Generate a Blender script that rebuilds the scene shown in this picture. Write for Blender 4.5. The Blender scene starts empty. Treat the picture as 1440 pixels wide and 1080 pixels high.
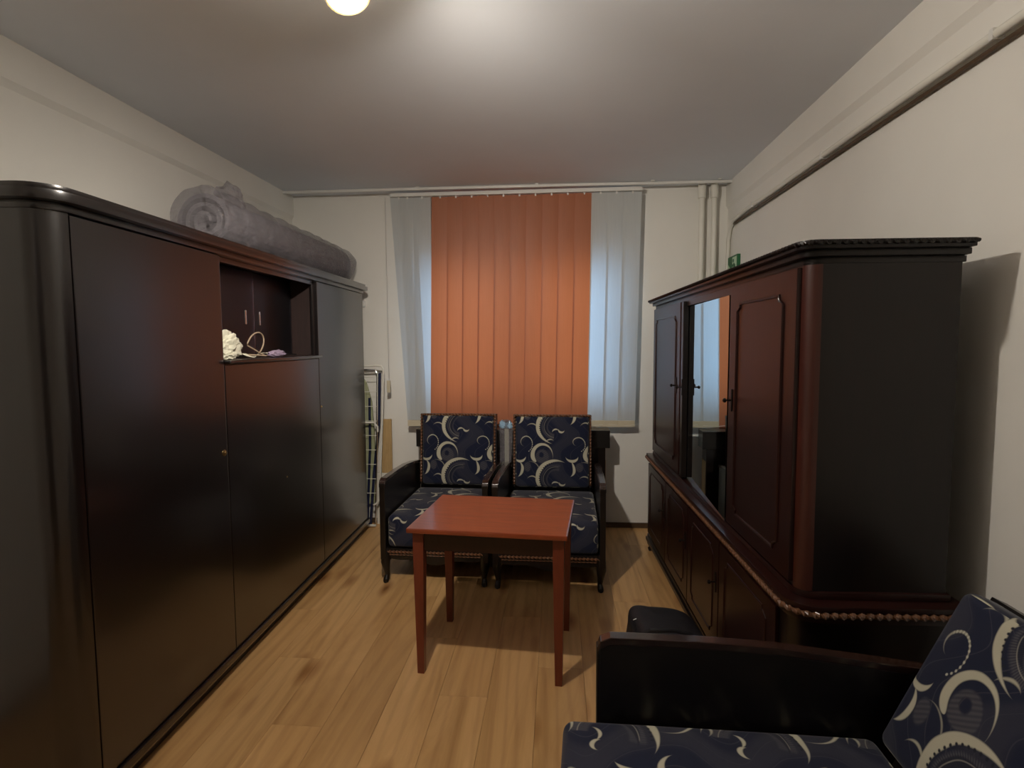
import bpy, bmesh, math, random
from mathutils import Vector, Matrix, noise
random.seed(7)
S = bpy.context.scene
COL = S.collection
PI = math.pi

# ------------------------------------------------------------------ camera
F = 790.0
d = Vector((63 / F, 58 / F, -1)).normalized()          # room depth axis seen from the lens
z = Vector((0, 1, 0)); z = (z - d * z.dot(d)).normalized()
x = d.cross(z)
cam_d = bpy.data.cameras.new('camera')
cam_d.sensor_width = 36; cam_d.lens = F / 1440 * 36; cam_d.clip_start = .02
cam = bpy.data.objects.new('camera', cam_d); COL.objects.link(cam)
R3 = Matrix((x, d, z))
cam.matrix_world = Matrix.Translation((0, 0, 1.387)) @ R3.to_4x4()
S.camera = cam

# ------------------------------------------------------------------ world and light
w = bpy.data.worlds.new('world'); S.world = w; w.use_nodes = True
bg = w.node_tree.nodes['Background']
bg.inputs[0].default_value = (.52, .76, 1.0, 1); bg.inputs[1].default_value = 5.1
S.view_settings.view_transform = 'Standard'; S.view_settings.look = 'None'
S.view_settings.exposure = 0.15; S.view_settings.gamma = 1; S.view_settings.use_curve_mapping = False

def light(name, kind, loc, energy, color, **kw):
    l = bpy.data.lights.new(name, kind); l.energy = energy; l.color = color
    for k, v in kw.items(): setattr(l, k, v)
    o = bpy.data.objects.new(name, l); o.location = loc; COL.objects.link(o); return o
LAMP = Vector((-.545, 1.48, 2.312))
bulb_light = light('lamp_light', 'POINT', LAMP + Vector((.01, -.02, -.035)), 39, (1, .91, .80), shadow_soft_size=.03)
fill_spot = light('added_fill_spot', 'SPOT', LAMP, 97, (1, .91, .80), shadow_soft_size=.03, spot_size=2.35, spot_blend=1.0)  # added fill aimed at the back of the room, beside the lamp's own bulb
p = light('window_portal', 'AREA', (-.25, 4.40, 1.5), 10, (1, 1, 1), shape='RECTANGLE', size=1.7, size_y=1.5)
p.rotation_euler = (-PI / 2, 0, 0); p.data.cycles.is_portal = True

# ------------------------------------------------------------------ material helpers
class X:                                    # tiny expression builder for Math nodes
    nt = None
    def __init__(s, v): s.v = v
    @staticmethod
    def m(op, *a, clamp=False):
        n = X.nt.nodes.new('ShaderNodeMath'); n.operation = op; n.use_clamp = clamp
        for i, q in enumerate(a):
            q = q.v if isinstance(q, X) else q
            if isinstance(q, (int, float)): n.inputs[i].default_value = q
            else: X.nt.links.new(q, n.inputs[i])
        return X(n.outputs[0])
    def __add__(s, o): return X.m('ADD', s, o)
    __radd__ = __add__
    def __sub__(s, o): return X.m('SUBTRACT', s, o)
    def __rsub__(s, o): return X.m('SUBTRACT', o, s)
    def __mul__(s, o): return X.m('MULTIPLY', s, o)
    __rmul__ = __mul__
    def __truediv__(s, o): return X.m('DIVIDE', s, o)
def fract(a): return X.m('FRACT', a)
def sat(a): return X.m('ADD', a, 0.0, clamp=True)
def mx(a, b): return X.m('MAXIMUM', a, b)
def hyp(a, b): return X.m('SQRT', a * a + b * b)

def new_mat(name):
    m = bpy.data.materials.new(name); m.use_nodes = True
    return m, m.node_tree, m.node_tree.nodes['Principled BSDF']
def tex(nt, coord='Object', scale=(1, 1, 1), rnd=False):
    tc = nt.nodes.new('ShaderNodeTexCoord'); mp = nt.nodes.new('ShaderNodeMapping')
    nt.links.new(tc.outputs[coord], mp.inputs[0]); mp.inputs['Scale'].default_value = scale
    if rnd:
        oi = nt.nodes.new('ShaderNodeObjectInfo'); ml = nt.nodes.new('ShaderNodeMath'); ml.operation = 'MULTIPLY'
        nt.links.new(oi.outputs['Random'], ml.inputs[0]); ml.inputs[1].default_value = 37
        cb = nt.nodes.new('ShaderNodeCombineXYZ'); nt.links.new(ml.outputs[0], cb.inputs[0]); nt.links.new(ml.outputs[0], cb.inputs[1])
        nt.links.new(cb.outputs[0], mp.inputs['Location'])
    return mp.outputs[0]
def noise_n(nt, vec, scale, detail=4, rough=.55, dist=0):
    n = nt.nodes.new('ShaderNodeTexNoise'); nt.links.new(vec, n.inputs['Vector'])
    n.inputs['Scale'].default_value = scale; n.inputs['Detail'].default_value = detail
    n.inputs['Roughness'].default_value = rough; n.inputs['Distortion'].default_value = dist
    return n.outputs['Fac']
def ramp(nt, fac, stops):
    r = nt.nodes.new('ShaderNodeValToRGB'); nt.links.new(fac, r.inputs[0])
    while len(r.color_ramp.elements) < len(stops): r.color_ramp.elements.new(.5)
    for e, (p, c) in zip(r.color_ramp.elements, stops): e.position = p; e.color = (*c, 1)
    return r.outputs[0]
def mixc(nt, fac, a, b, mode='MIX'):
    n = nt.nodes.new('ShaderNodeMix'); n.data_type = 'RGBA'; n.blend_type = mode
    for sock, v in ((n.inputs[0], fac), (n.inputs[6], a), (n.inputs[7], b)):
        if isinstance(v, X): v = v.v
        if isinstance(v, (int, float)): sock.default_value = v
        elif isinstance(v, tuple): sock.default_value = (*v, 1)
        else: nt.links.new(v, sock)
    return n.outputs[2]
def bump(nt, b, h, strength=.2, dist=.002):
    n = nt.nodes.new('ShaderNodeBump'); nt.links.new(h, n.inputs['Height'])
    n.inputs['Strength'].default_value = strength; n.inputs['Distance'].default_value = dist
    nt.links.new(n.outputs[0], b.inputs['Normal'])
def simple(name, col, rough=.5, metal=0, coat=0, spec=.5, bumpy=0, var=.12, vs=6):
    m, nt, b = new_mat(name)
    v = tex(nt); n = noise_n(nt, v, vs)
    c = ramp(nt, n, [(.3, tuple(k * (1 - var) for k in col)), (.7, tuple(min(1, k * (1 + var)) for k in col))])
    nt.links.new(c, b.inputs['Base Color'])
    b.inputs['Roughness'].default_value = rough; b.inputs['Metallic'].default_value = metal
    b.inputs['Coat Weight'].default_value = coat; b.inputs['Coat Roughness'].default_value = .08
    b.inputs['Specular IOR Level'].default_value = spec
    if bumpy: bump(nt, b, noise_n(nt, v, 60, 5), bumpy)
    return m
def wood(name, dark, lite, scale, rough=.25, coat=.5, coatr=.08, bs=.05, spec=.5):
    m, nt, b = new_mat(name)
    v = tex(nt, scale=scale)
    n1 = noise_n(nt, v, 3.0, 6, .6, .8); n2 = noise_n(nt, v, 14, 3)
    c = ramp(nt, n1, [(.3, dark), (.72, lite)])
    c = mixc(nt, .35, c, ramp(nt, n2, [(.35, dark), (.7, lite)]))
    nt.links.new(c, b.inputs['Base Color'])
    b.inputs['Roughness'].default_value = rough; b.inputs['Coat Weight'].default_value = coat
    b.inputs['Coat Roughness'].default_value = coatr; b.inputs['Specular IOR Level'].default_value = spec
    bump(nt, b, n2, bs, .001)
    return m

M = {}
M['wall'] = simple('plaster', (.81, .79, .735), .9, bumpy=.12, var=.03, vs=1.5, spec=.2)
M['ceiling'] = simple('ceiling_paint', (.83, .86, .90), .95, bumpy=.08, var=.03, vs=1.2, spec=.1)
M['white_paint'] = simple('white_enamel', (.78, .76, .68), .45, var=.03)
M['white_plastic'] = simple('white_plastic', (.75, .74, .70), .4, var=.03)
M['cream'] = simple('cream_tape', (.62, .55, .40), .7, var=.06)
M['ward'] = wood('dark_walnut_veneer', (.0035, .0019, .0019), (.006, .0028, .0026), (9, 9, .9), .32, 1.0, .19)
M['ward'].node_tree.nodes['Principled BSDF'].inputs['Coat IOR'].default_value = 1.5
M['ward_in'] = wood('cabinet_inside', (.018, .009, .008), (.035, .016, .013), (9, 9, .9), .6, .0)
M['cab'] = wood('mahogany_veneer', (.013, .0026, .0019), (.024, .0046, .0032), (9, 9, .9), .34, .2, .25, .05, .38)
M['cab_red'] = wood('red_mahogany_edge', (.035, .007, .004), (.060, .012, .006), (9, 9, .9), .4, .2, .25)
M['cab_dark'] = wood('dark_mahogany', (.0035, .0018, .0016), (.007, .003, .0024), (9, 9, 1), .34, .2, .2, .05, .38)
M['chair_wood'] = wood('dark_chair_wood', (.0025, .0014, .0012), (.006, .003, .002), (3, 3, 10), .4, .25, .2)
M['rope_wood'] = wood('carved_brown_wood', (.10, .042, .020), (.20, .09, .045), (6, 6, 6), .28, .6, .1)
M['table'] = wood('red_cherry_veneer', (.17, .030, .011), (.31, .060, .018), (1.2, 9, 9), .28, .55, .12)
M['table_leg'] = wood('red_cherry_leg', (.13, .022, .009), (.20, .036, .013), (9, 9, 1.2), .4, .3, .2)
M['board'] = wood('pine_board', (.42, .27, .11), (.58, .40, .19), (9, 9, 1), .6, 0)
M['brass'] = simple('old_brass', (.42, .30, .13), .35, 1)
M['iron'] = simple('black_iron', (.02, .016, .014), .4, .6)
M['chrome'] = simple('chrome', (.7, .7, .7), .15, 1, var=.02)
M['navy_tube'] = simple('navy_tube', (.012, .018, .06), .35, .1, coat=.4)
M['black_fabric'] = simple('black_nylon', (.012, .012, .016), .55, bumpy=.5)
M['bag_white'] = simple('white_bag', (.80, .78, .62), .5, var=.05, bumpy=.2)
M['lilac'] = simple('lilac_cloth', (.35, .27, .38), .8)
M['cord'] = simple('beige_cord', (.50, .38, .27), .5)
M['skirt'] = wood('skirting_brown', (.06, .035, .018), (.10, .06, .03), (1, 9, 9), .5, .1)
M['green'] = simple('sign_green', (.015, .13, .045), .4)
M['sign_white'] = simple('sign_white', (.55, .72, .52), .4)
M['dark_gap'] = simple('subfloor', (.05, .035, .02), .9)
M['pvc'] = simple('window_pvc', (.8, .8, .8), .35, var=.02)

def laminate():
    m, nt, b = new_mat('oak_laminate')
    v = tex(nt, scale=(1, 1, 1), rnd=True)
    mp = nt.nodes.new('ShaderNodeMapping'); nt.links.new(v, mp.inputs[0]); mp.inputs['Scale'].default_value = (5, .6, 1)
    g1 = noise_n(nt, mp.outputs[0], 1.6, 6, .62, 1.2)
    wv = nt.nodes.new('ShaderNodeTexWave'); nt.links.new(mp.outputs[0], wv.inputs['Vector']); wv.wave_type = 'RINGS'
    wv.rings_direction = 'Z'
    wv.inputs['Scale'].default_value = 1.1; wv.inputs['Distortion'].default_value = 9; wv.inputs['Detail'].default_value = 3
    wv.inputs['Detail Scale'].default_value = .8
    c = ramp(nt, g1, [(.30, (.42, .23, .082)), (.5, (.60, .355, .145)), (.7, (.72, .45, .20))])
    c = mixc(nt, .22, c, ramp(nt, wv.outputs['Fac'], [(0, (.36, .18, .065)), (.35, (.64, .39, .165)), (1, (.70, .43, .185))]))
    mk = nt.nodes.new('ShaderNodeMapping'); nt.links.new(v, mk.inputs[0]); mk.inputs['Scale'].default_value = (4.5, 1.6, 1)
    vo = nt.nodes.new('ShaderNodeTexVoronoi'); nt.links.new(mk.outputs[0], vo.inputs['Vector']); vo.inputs['Scale'].default_value = 1.3
    kn = ramp(nt, vo.outputs['Distance'], [(.04, (.17, .07, .022)), (.10, (.50, .36, .24)), (.26, (1, 1, 1))])
    c = mixc(nt, .8, c, kn, 'MULTIPLY')
    oi = nt.nodes.new('ShaderNodeObjectInfo')
    tint = ramp(nt, oi.outputs['Random'], [(0, (.90, .87, .83)), (.5, (1, .97, .94)), (1, (1, 1, 1))])
    c = mixc(nt, 1, c, tint, 'MULTIPLY')
    nt.links.new(c, b.inputs['Base Color']); b.inputs['Roughness'].default_value = .42
    bump(nt, b, g1, .08, .001)
    return m
M['floor'] = laminate()

def slat_mat(name, col, tcol, rough=.75, mixf=.5):
    m, nt, b = new_mat(name)
    v = tex(nt, scale=(60, 60, 3)); n = noise_n(nt, v, 2, 3)
    c = ramp(nt, n, [(.3, tuple(k * .93 for k in col)), (.7, col)])
    nt.links.new(c, b.inputs['Base Color']); b.inputs['Roughness'].default_value = rough
    b.inputs['Specular IOR Level'].default_value = .25
    t = nt.nodes.new('ShaderNodeBsdfTranslucent'); t.inputs[0].default_value = (*tcol, 1)
    ms = nt.nodes.new('ShaderNodeMixShader'); ms.inputs[0].default_value = mixf
    nt.links.new(b.outputs[0], ms.inputs[1]); nt.links.new(t.outputs[0], ms.inputs[2])
    nt.links.new(ms.outputs[0], nt.nodes['Material Output'].inputs[0])
    return m
M['slat_white'] = slat_mat('white_blind_fabric', (.66, .66, .63), (.56, .70, .82), mixf=.31)
M['slat_orange'] = slat_mat('orange_blind_fabric', (.50, .205, .115), (.60, .12, .03), .45, mixf=.26)

def glassy(name, tint, fac, rough=.02, tcol=(1, 1, 1)):
    m, nt, b = new_mat(name)
    nt.nodes.remove(b)
    g = nt.nodes.new('ShaderNodeBsdfGlossy'); g.inputs[0].default_value = (*tint, 1); g.inputs['Roughness'].default_value = rough
    t = nt.nodes.new('ShaderNodeBsdfTransparent'); t.inputs[0].default_value = (*tcol, 1)
    fr = nt.nodes.new('ShaderNodeFresnel'); fr.inputs[0].default_value = 1.5
    ad = nt.nodes.new('ShaderNodeMath'); ad.inputs[1].default_value = fac; ad.use_clamp = True
    nt.links.new(fr.outputs[0], ad.inputs[0])
    ms = nt.nodes.new('ShaderNodeMixShader'); nt.links.new(ad.outputs[0], ms.inputs[0])
    nt.links.new(t.outputs[0], ms.inputs[1]); nt.links.new(g.outputs[0], ms.inputs[2])
    nt.links.new(ms.outputs[0], nt.nodes['Material Output'].inputs[0])
    return m
M['glass'] = glassy('window_glass', (1, 1, 1), 0)
M['niche_glass'] = glassy('cabinet_glass', (.42, .42, .46), .06, .3, (.75, .75, .8))
def plastic_film():
    m, nt, b = new_mat('clear_plastic_film')
    v = tex(nt); n = noise_n(nt, v, 18, 5, .6, 1.5)
    b.inputs['Base Color'].default_value = (.26, .24, .26, 1); b.inputs['Roughness'].default_value = .12
    b.inputs['Specular IOR Level'].default_value = .9
    bump(nt, b, n, .9, .03)
    t = nt.nodes.new('ShaderNodeBsdfTransparent'); ms = nt.nodes.new('ShaderNodeMixShader'); ms.inputs[0].default_value = .5
    nt.links.new(t.outputs[0], ms.inputs[1]); nt.links.new(b.outputs[0], ms.inputs[2])
    nt.links.new(ms.outputs[0], nt.nodes['Material Output'].inputs[0])
    return m
M['film'] = plastic_film()
M['film_blue'] = simple('bluish_plastic_wrap', (.40, .62, .85), .12, spec=.9, bumpy=.8, var=.25, vs=30)
def mirror():
    m, nt, b = new_mat('mirror_glass')
    b.inputs['Metallic'].default_value = 1; b.inputs['Roughness'].default_value = .015
    b.inputs['Base Color'].default_value = (.62, .72, .76, 1); return m
M['mirror'] = mirror()
M['foam'] = simple('grey_mattress_foam', (.20, .19, .21), .9, var=.1)
def emit(name, col, s):
    m, nt, b = new_mat(name); b.inputs['Emission Color'].default_value = (*col, 1); b.inputs['Emission Strength'].default_value = s
    b.inputs['Base Color'].default_value = (.8, .8, .8, 1); return m
M['bulb'] = emit('lit_bulb', (1, .88, .66), 7.0)
M['shade'] = emit('lit_frosted_glass', (1, .88, .70), 25)
def cover_mat():
    m, nt, b = new_mat('green_check_cover')
    v = tex(nt, scale=(1, 1, 1))
    br = nt.nodes.new('ShaderNodeTexBrick'); nt.links.new(v, br.inputs['Vector']); br.inputs['Scale'].default_value = 16
    br.inputs['Color1'].default_value = (.42, .43, .27, 1); br.inputs['Color2'].default_value = (.35, .38, .22, 1); br.inputs['Mortar'].default_value = (.16, .18, .09, 1)
    nt.links.new(br.outputs[0], b.inputs['Base Color']); b.inputs['Roughness'].default_value = .85
    return m
M['cover'] = cover_mat()

def fabric():
    m, nt, b = new_mat('navy_swirl_upholstery'); X.nt = nt
    tc = nt.nodes.new('ShaderNodeTexCoord')
    nz = nt.nodes.new('ShaderNodeTexNoise'); nt.links.new(tc.outputs['UV'], nz.inputs['Vector']); nz.inputs['Scale'].default_value = 7; nz.inputs['Detail'].default_value = 1
    sp = nt.nodes.new('ShaderNodeSeparateXYZ'); nt.links.new(tc.outputs['UV'], sp.inputs[0])
    sn = nt.nodes.new('ShaderNodeSeparateColor'); nt.links.new(nz.outputs['Color'], sn.inputs[0])
    u = X(sp.outputs[0]) / .352 + (X(sn.outputs[0]) - .5) * .07
    v = X(sp.outputs[1]) / -.352 + (X(sn.outputs[1]) - .5) * .07
    def loc(cx, cy): return fract(u - (cx - .5)) - .5, fract(v - (cy - .5)) - .5
    def disc(l, r, dx=0, dy=0, k=90, sx=1):
        return sat((r - hyp((l[0] - dx) * sx, l[1] - dy)) * k)
    def cres(l, r1, dx, dy, r2): return disc(l, r1) * (1.0 - disc(l, r2, dx, dy))
    def dots(l, R, n, rd):
        ang = X.m('ARCTAN2', l[1], l[0]) * (n / (2 * PI))
        arc = (fract(ang) - .5) * (2 * PI * R / n)
        return sat((rd - hyp(arc, hyp(l[0], l[1]) - R)) * 120)
    # flowing S bands (soft grey on navy)
    wv = fract(u + X.m('SINE', v * (2 * PI)) * .17 + X.m('SINE', v * (4 * PI) + 1.0) * .04)
    band = sat((wv - .36) * 12) * sat((.74 - wv) * 12)
    def stroke(c, r0, r1, a0, span, wd, shape, rev=False):      # tapered arc or spiral stroke
        l = loc(*c)
        ang = X.m('ARCTAN2', l[1], l[0]) * (1 / (2 * PI))
        t = (fract(a0 / 360 - ang) if rev else fract(ang - a0 / 360)) * (360 / span)
        if shape == 'mid': wdt = X.m('SINE', X.m('MINIMUM', t, 1.0) * PI) * wd
        else: wdt = X.m('SINE', X.m('POWER', X.m('MINIMUM', t, 1.0), .45) * PI) * wd
        dr = hyp(l[0], l[1]) - (t * (r1 - r0) + r0)
        return sat((wdt - X.m('ABSOLUTE', dr)) * 90) * sat((1.0 - t) * 60), t, dr, l
    A, tA, dA_, lA = stroke((.20, .15), .165, .225, 128, 262, .042, 'start')
    B, tB, dB_, lB = stroke((.47, .60), .345, .345, 98, 206, .046, 'mid')
    C = stroke((.66, .42), .17, .17, -55, 118, .032, 'mid')[0]
    D1 = stroke((.475, .735), .075, .075, 185, 150, .020, 'mid')[0]
    D2 = stroke((.585, .665), .062, .050, 5, 190, .024, 'mid')[0]
    Ee, tE, dE, lE = stroke((.88, .92), .165, .05, 70, 330, .013, 'mid', True)
    K = stroke((.02, .66), .12, .10, 200, 170, .016, 'mid')[0]
    N1 = stroke((.97, .42), .13, .20, 250, 150, .012, 'mid')[0]
    Q1 = stroke((.80, .15), .10, .15, 10, 160, .030, 'mid')[0]
    Q2 = stroke((.36, .97), .11, .11, 200, 120, .016, 'mid')[0]
    cream = mx(mx(Q1, Q2 * .8), mx(A, mx(B, mx(C, mx(D1, mx(D2, mx(Ee * .75, mx(K * .8, N1 * .6))))))))
    # dark beads punched along the inside of the big crescent, pale beads along the spiral
    bd = sat((.0150 - hyp((fract(tB * 26) - .5) * (1.24 / 26), dB_ + .034)) * 130) * sat((1.0 - tB) * 60) * sat((X.m('SINE', X.m('MINIMUM', tB, 1.0) * PI) - .35) * 20)
    pe = sat((.0125 - hyp((fract(tE * 24) - .5) * (.80 / 24), dE - .0)) * 130) * sat((.62 - tE) * 40)
    inner = sat((-.055 - dB_) * 40) * sat((dB_ + .20) * 40) * sat((.95 - tB) * 20)
    hatch = X.m('SINE', tB * 330 + dB_ * 60) * .35 + .65
    thin = sat((.0065 - X.m('ABSOLUTE', dB_ + .115)) * 200) * sat((.9 - tB) * 30) * .5
    fillA = disc(lA, .14, .01, .03, 50) * (1.0 - disc(lA, .055, -.01, .0, 60))
    hair = X.m('SINE', (u * .6 + v) * 170) * .25 + .75
    G = loc(.93, .38)
    lines = sat((.035 - X.m('ABSOLUTE', fract(wv * 5.0) - .5)) * 40) * .45
    grey = mx(inner * hatch, mx(fillA * hair, mx(disc(G, .10, 0, 0, 40, 1.3) * hair * .9, mx(band * .24, lines))))
    base = mixc(nt, sat(grey), (.009, .012, .032), (.072, .068, .078))
    dk = stroke((.47, .60), .205, .225, 110, 190, .045, 'mid')[0]
    base = mixc(nt, sat(dk * .85), base, (.008, .010, .024))
    base = mixc(nt, sat(thin), base, (.36, .34, .28))
    base = mixc(nt, sat(cream), base, (.48, .45, .34))
    base = mixc(nt, sat(pe), base, (.50, .48, .38))
    base = mixc(nt, sat(bd), base, (.010, .012, .022))
    nt.links.new(base, b.inputs['Base Color']); b.inputs['Roughness'].default_value = .85
    b.inputs['Specular IOR Level'].default_value = .2; b.inputs['Sheen Weight'].default_value = .15
    tw = noise_n(nt, tc.outputs['UV'], 500, 2)
    bump(nt, b, tw, .25, .001)
    return m
M['fabric'] = fabric()

# ------------------------------------------------------------------ mesh helpers
class MB:
    def __init__(s): s.v = []; s.f = []
    def add(s, vs, fs):
        o = len(s.v); s.v += [tuple(q) for q in vs]; s.f += [tuple(i + o for i in f) for f in fs]; return s
    def box(s, x0, x1, y0, y1, z0, z1):
        return s.add([(a, b, c) for a in (x0, x1) for b in (y0, y1) for c in (z0, z1)],
            [(0, 1, 3, 2), (4, 6, 7, 5), (0, 4, 5, 1), (2, 3, 7, 6), (0, 2, 6, 4), (1, 5, 7, 3)])
    def prism(s, poly, axis, a, b):                      # polygon swept along an axis, poly in the other two axes
        n = len(poly); vs = []
        for t in (a, b):
            for p, q in poly: vs.append({'x': (t, p, q), 'y': (p, t, q), 'z': (p, q, t)}[axis])
        fs = [tuple(range(n)), tuple(range(2 * n - 1, n - 1, -1))] + [(i, (i + 1) % n, n + (i + 1) % n, n + i) for i in range(n)]
        return s.add(vs, fs)
    def tube(s, pts, r, n=10, twist=0, flat=1.0, caps=True, closed=False):
        pts = [Vector(p) for p in pts]; N = len(pts); vs = []; fs = []
        rs = r if isinstance(r, (list, tuple)) else [r] * N
        up = None; dist = 0
        for i, p in enumerate(pts):
            if closed: t = (pts[(i + 1) % N] - pts[i - 1]).normalized()
            else: t = (pts[min(i + 1, N - 1)] - pts[max(i - 1, 0)]).normalized()
            if up is None: up = Vector((0, 0, 1)) if abs(t.z) < .9 else Vector((1, 0, 0))
            u = (up - t * up.dot(t)).normalized(); up = u; w_ = t.cross(u)
            if i: dist += (p - pts[i - 1]).length
            for k in range(n):
                a = 2 * PI * k / n; ca, sa = math.cos(a), math.sin(a) * flat
                b_ = dist * twist; c2, s2 = math.cos(b_), math.sin(b_)
                xx, yy = ca * c2 - sa * s2, ca * s2 + sa * c2
                vs.append(p + (u * xx + w_ * yy) * rs[i])
        for i in range(N if closed else N - 1):
            for k in range(n):
                j = (i + 1) % N
                fs.append((i * n + k, i * n + (k + 1) % n, j * n + (k + 1) % n, j * n + k))
        if caps and not closed: fs += [tuple(range(n))[::-1], tuple(range((N - 1) * n, N * n))]
        return s.add(vs, fs)
    def rope(s, a, b, r):
        a, b = Vector(a), Vector(b); L = (b - a).length; n = max(8, int(L / .0045))
        return s.tube([a.lerp(b, i / n) for i in range(n + 1)], r, 8, twist=PI / .022, flat=.5)
    def lathe(s, prof, c=(0, 0, 0), n=16, axis=Vector((0, 0, 1)), caps=True):   # prof: (radius, height along the axis)
        q = Vector((0, 0, 1)).rotation_difference(axis.normalized()); vs = []; fs = []
        for r, h in prof:
            for k in range(n):
                vs.append(Vector(c) + q @ Vector((r * math.cos(2 * PI * k / n), r * math.sin(2 * PI * k / n), h)))
        for i in range(len(prof) - 1):
            for k in range(n): fs.append((i * n + k, i * n + (k + 1) % n, (i + 1) * n + (k + 1) % n, (i + 1) * n + k))
        if caps: fs += [tuple(range(n))[::-1], tuple(range((len(prof) - 1) * n, len(prof) * n))]
        return s.add(vs, fs)
    def rbox(s, c, size, r, n=8, bulge=0, bf=0):             # softly rounded, slightly puffed block
        hx, hy, hz = [q / 2 for q in size]; vs = []; fs = []
        def ticks(h):
            e = [-h, -h + r * .3, -h + r * .65]; m = [-(h - r) + 2 * (h - r) * i / n for i in range(n + 1)]
            return e + m + [-q for q in e[::-1]]
        T = [ticks(h) for h in (hx, hy, hz)]; H = (hx, hy, hz)
        for ax in range(3):
            for sg in (-1, 1):
                a, b = (ax + 1) % 3, (ax + 2) % 3; o = len(vs)
                for i in T[a]:
                    for j in T[b]:
                        p = [0, 0, 0]; p[ax] = sg * H[ax]; p[a] = i; p[b] = j; p = Vector(p)
                        q = Vector([max(-(H[k] - r), min(H[k] - r, p[k])) for k in range(3)])
                        dd = p - q
                        if dd.length > 1e-9: p = q + dd.normalized() * r
                        wz = (1 - (p.x / hx) ** 2) * (1 - (p.y / hy) ** 2)
                        if p.z > 0: p.z += bulge * wz
                        if p.y < 0: p.y -= bf * (1 - (p.x / hx) ** 2) * (1 - (p.z / max(hz, .01)) ** 2)
                        vs.append(p + Vector(c))
                na, nb = len(T[a]), len(T[b])
                for i in range(na - 1):
                    for j in range(nb - 1):
                        q = (o + i * nb + j, o + (i + 1) * nb + j, o + (i + 1) * nb + j + 1, o + i * nb + j + 1)
                        fs.append(q if sg > 0 else q[::-1])
        return s.add(vs, fs)
    def obj(s, name, mat, parent=None, bevel=0, smooth=False, uvf=None, xf=None, segs=2, merge=False, off=None):
        me = bpy.data.meshes.new(name); vv = s.v
        me.from_pydata(vv, [], s.f); me.update()
        bm = bmesh.new(); bm.from_mesh(me)
        if merge: bmesh.ops.remove_doubles(bm, verts=bm.verts, dist=1e-5)
        bmesh.ops.recalc_face_normals(bm, faces=bm.faces)
        if bevel:
            es = [e for e in bm.edges if len(e.link_faces) == 2 and e.calc_face_angle(0) > .6]
            bmesh.ops.bevel(bm, geom=es, offset=bevel, segments=segs, profile=.7, affect='EDGES', clamp_overlap=True)
        if uvf:
            bm.normal_update(); ul = bm.loops.layers.uv.new('UVMap')
            for f in bm.faces:
                for l in f.loops: l[ul].uv = uvf(l.vert.co, f.normal)
        if xf: bm.transform(xf)
        if smooth:
            for f in bm.faces: f.smooth = True
            for e in bm.edges:
                if len(e.link_faces) == 2 and e.calc_face_angle(0) > .7: e.smooth = False
        bm.to_mesh(me); bm.free()
        me.materials.append(M[mat])
        o = bpy.data.objects.new(name, me); COL.objects.link(o)
        if parent: o.parent = parent
        return o

def thing(name, label, cat, loc=(0, 0, 0), rz=0, group=None):
    o = bpy.data.objects.new(name, None); o.empty_display_size = .1
    COL.objects.link(o); o.location = loc; o.rotation_euler = (0, 0, rz)
    return tag(o, label, cat, group)
def tag(o, label, cat, group=None):
    o['label'] = label; o['category'] = cat
    if group: o['group'] = group
    return o
def struct(o): o['kind'] = 'structure'; return o
def copy_tree(o, parent=None):
    c = o.copy(); COL.objects.link(c); c.parent = parent
    for ch in list(o.children): copy_tree(ch, c)
    return c

# ------------------------------------------------------------------ room shell
XL, XR, YF, YB, ZC = -2.0, 1.215, -.9, 4.19, 2.5
fl = struct(MB().box(XL - .1, XR + .1, YF - .1, YB + .1, -.12, -.012).obj('floor', 'dark_gap'))
PW, PLN = .192, 1.285; i = 0; xx = XL
while xx < XR - .001:
    x1 = min(xx + PW, XR); y = YF - [0, .43, .86, .2, .64, 1.07][i % 6] * 1.0
    while y < YB:
        a, b_ = max(y, YF), min(y + PLN, YB)
        if b_ - a > .02:
            g = .0004
            MB().box(xx + g, x1 - g, a + g, b_ - g, -.012, 0).obj('plank', 'floor', fl, bevel=.0007, segs=1)
        y += PLN
    xx += PW; i += 1
struct(MB().box(XL - .1, XR + .1, YF - .1, YB + .3, ZC, ZC + .1).obj('ceiling', 'ceiling'))
struct(MB().box(XL - .1, XL, YF, YB + .3, -.12, ZC).obj('wall_left', 'wall'))
struct(MB().box(XR, XR + .1, YF, YB + .3, -.12, ZC).obj('wall_right', 'wall'))
struct(MB().box(XL - .1, XR + .1, YF - .1, YF, -.12, ZC).obj('wall_front', 'wall'))
dr0 = struct(MB().box(-.42, .42, -.03, 0, .006, 2.04).obj('added_door_1', 'ward', bevel=.004)); dr0.location = (-.55, YF + .032, 0)  # unseen dark door, added to dim reflections in the glossy wood
MB().box(-.50, -.425, -.032, .012, 0, 2.12).box(.425, .50, -.032, .012, 0, 2.12).box(-.425, .425, -.032, .012, 2.045, 2.12).obj('door_frame', 'ward', dr0, bevel=.004)
MB().tube([(.34, 0, 1.02), (.34, .05, 1.02), (.24, .05, 1.02)], .009, 8).obj('door_handle', 'chrome', dr0, smooth=True)
WX0, WX1, WZ0, WZ1 = -1.10, .53, .86, 2.06
struct(MB().box(XL, WX0, YB, YB + .3, -.12, ZC).box(WX1, XR, YB, YB + .3, -.12, ZC)
       .box(WX0, WX1, YB, YB + .3, -.12, WZ0).box(WX0, WX1, YB, YB + .3, WZ1, ZC).obj('wall_back', 'wall'))
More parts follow.
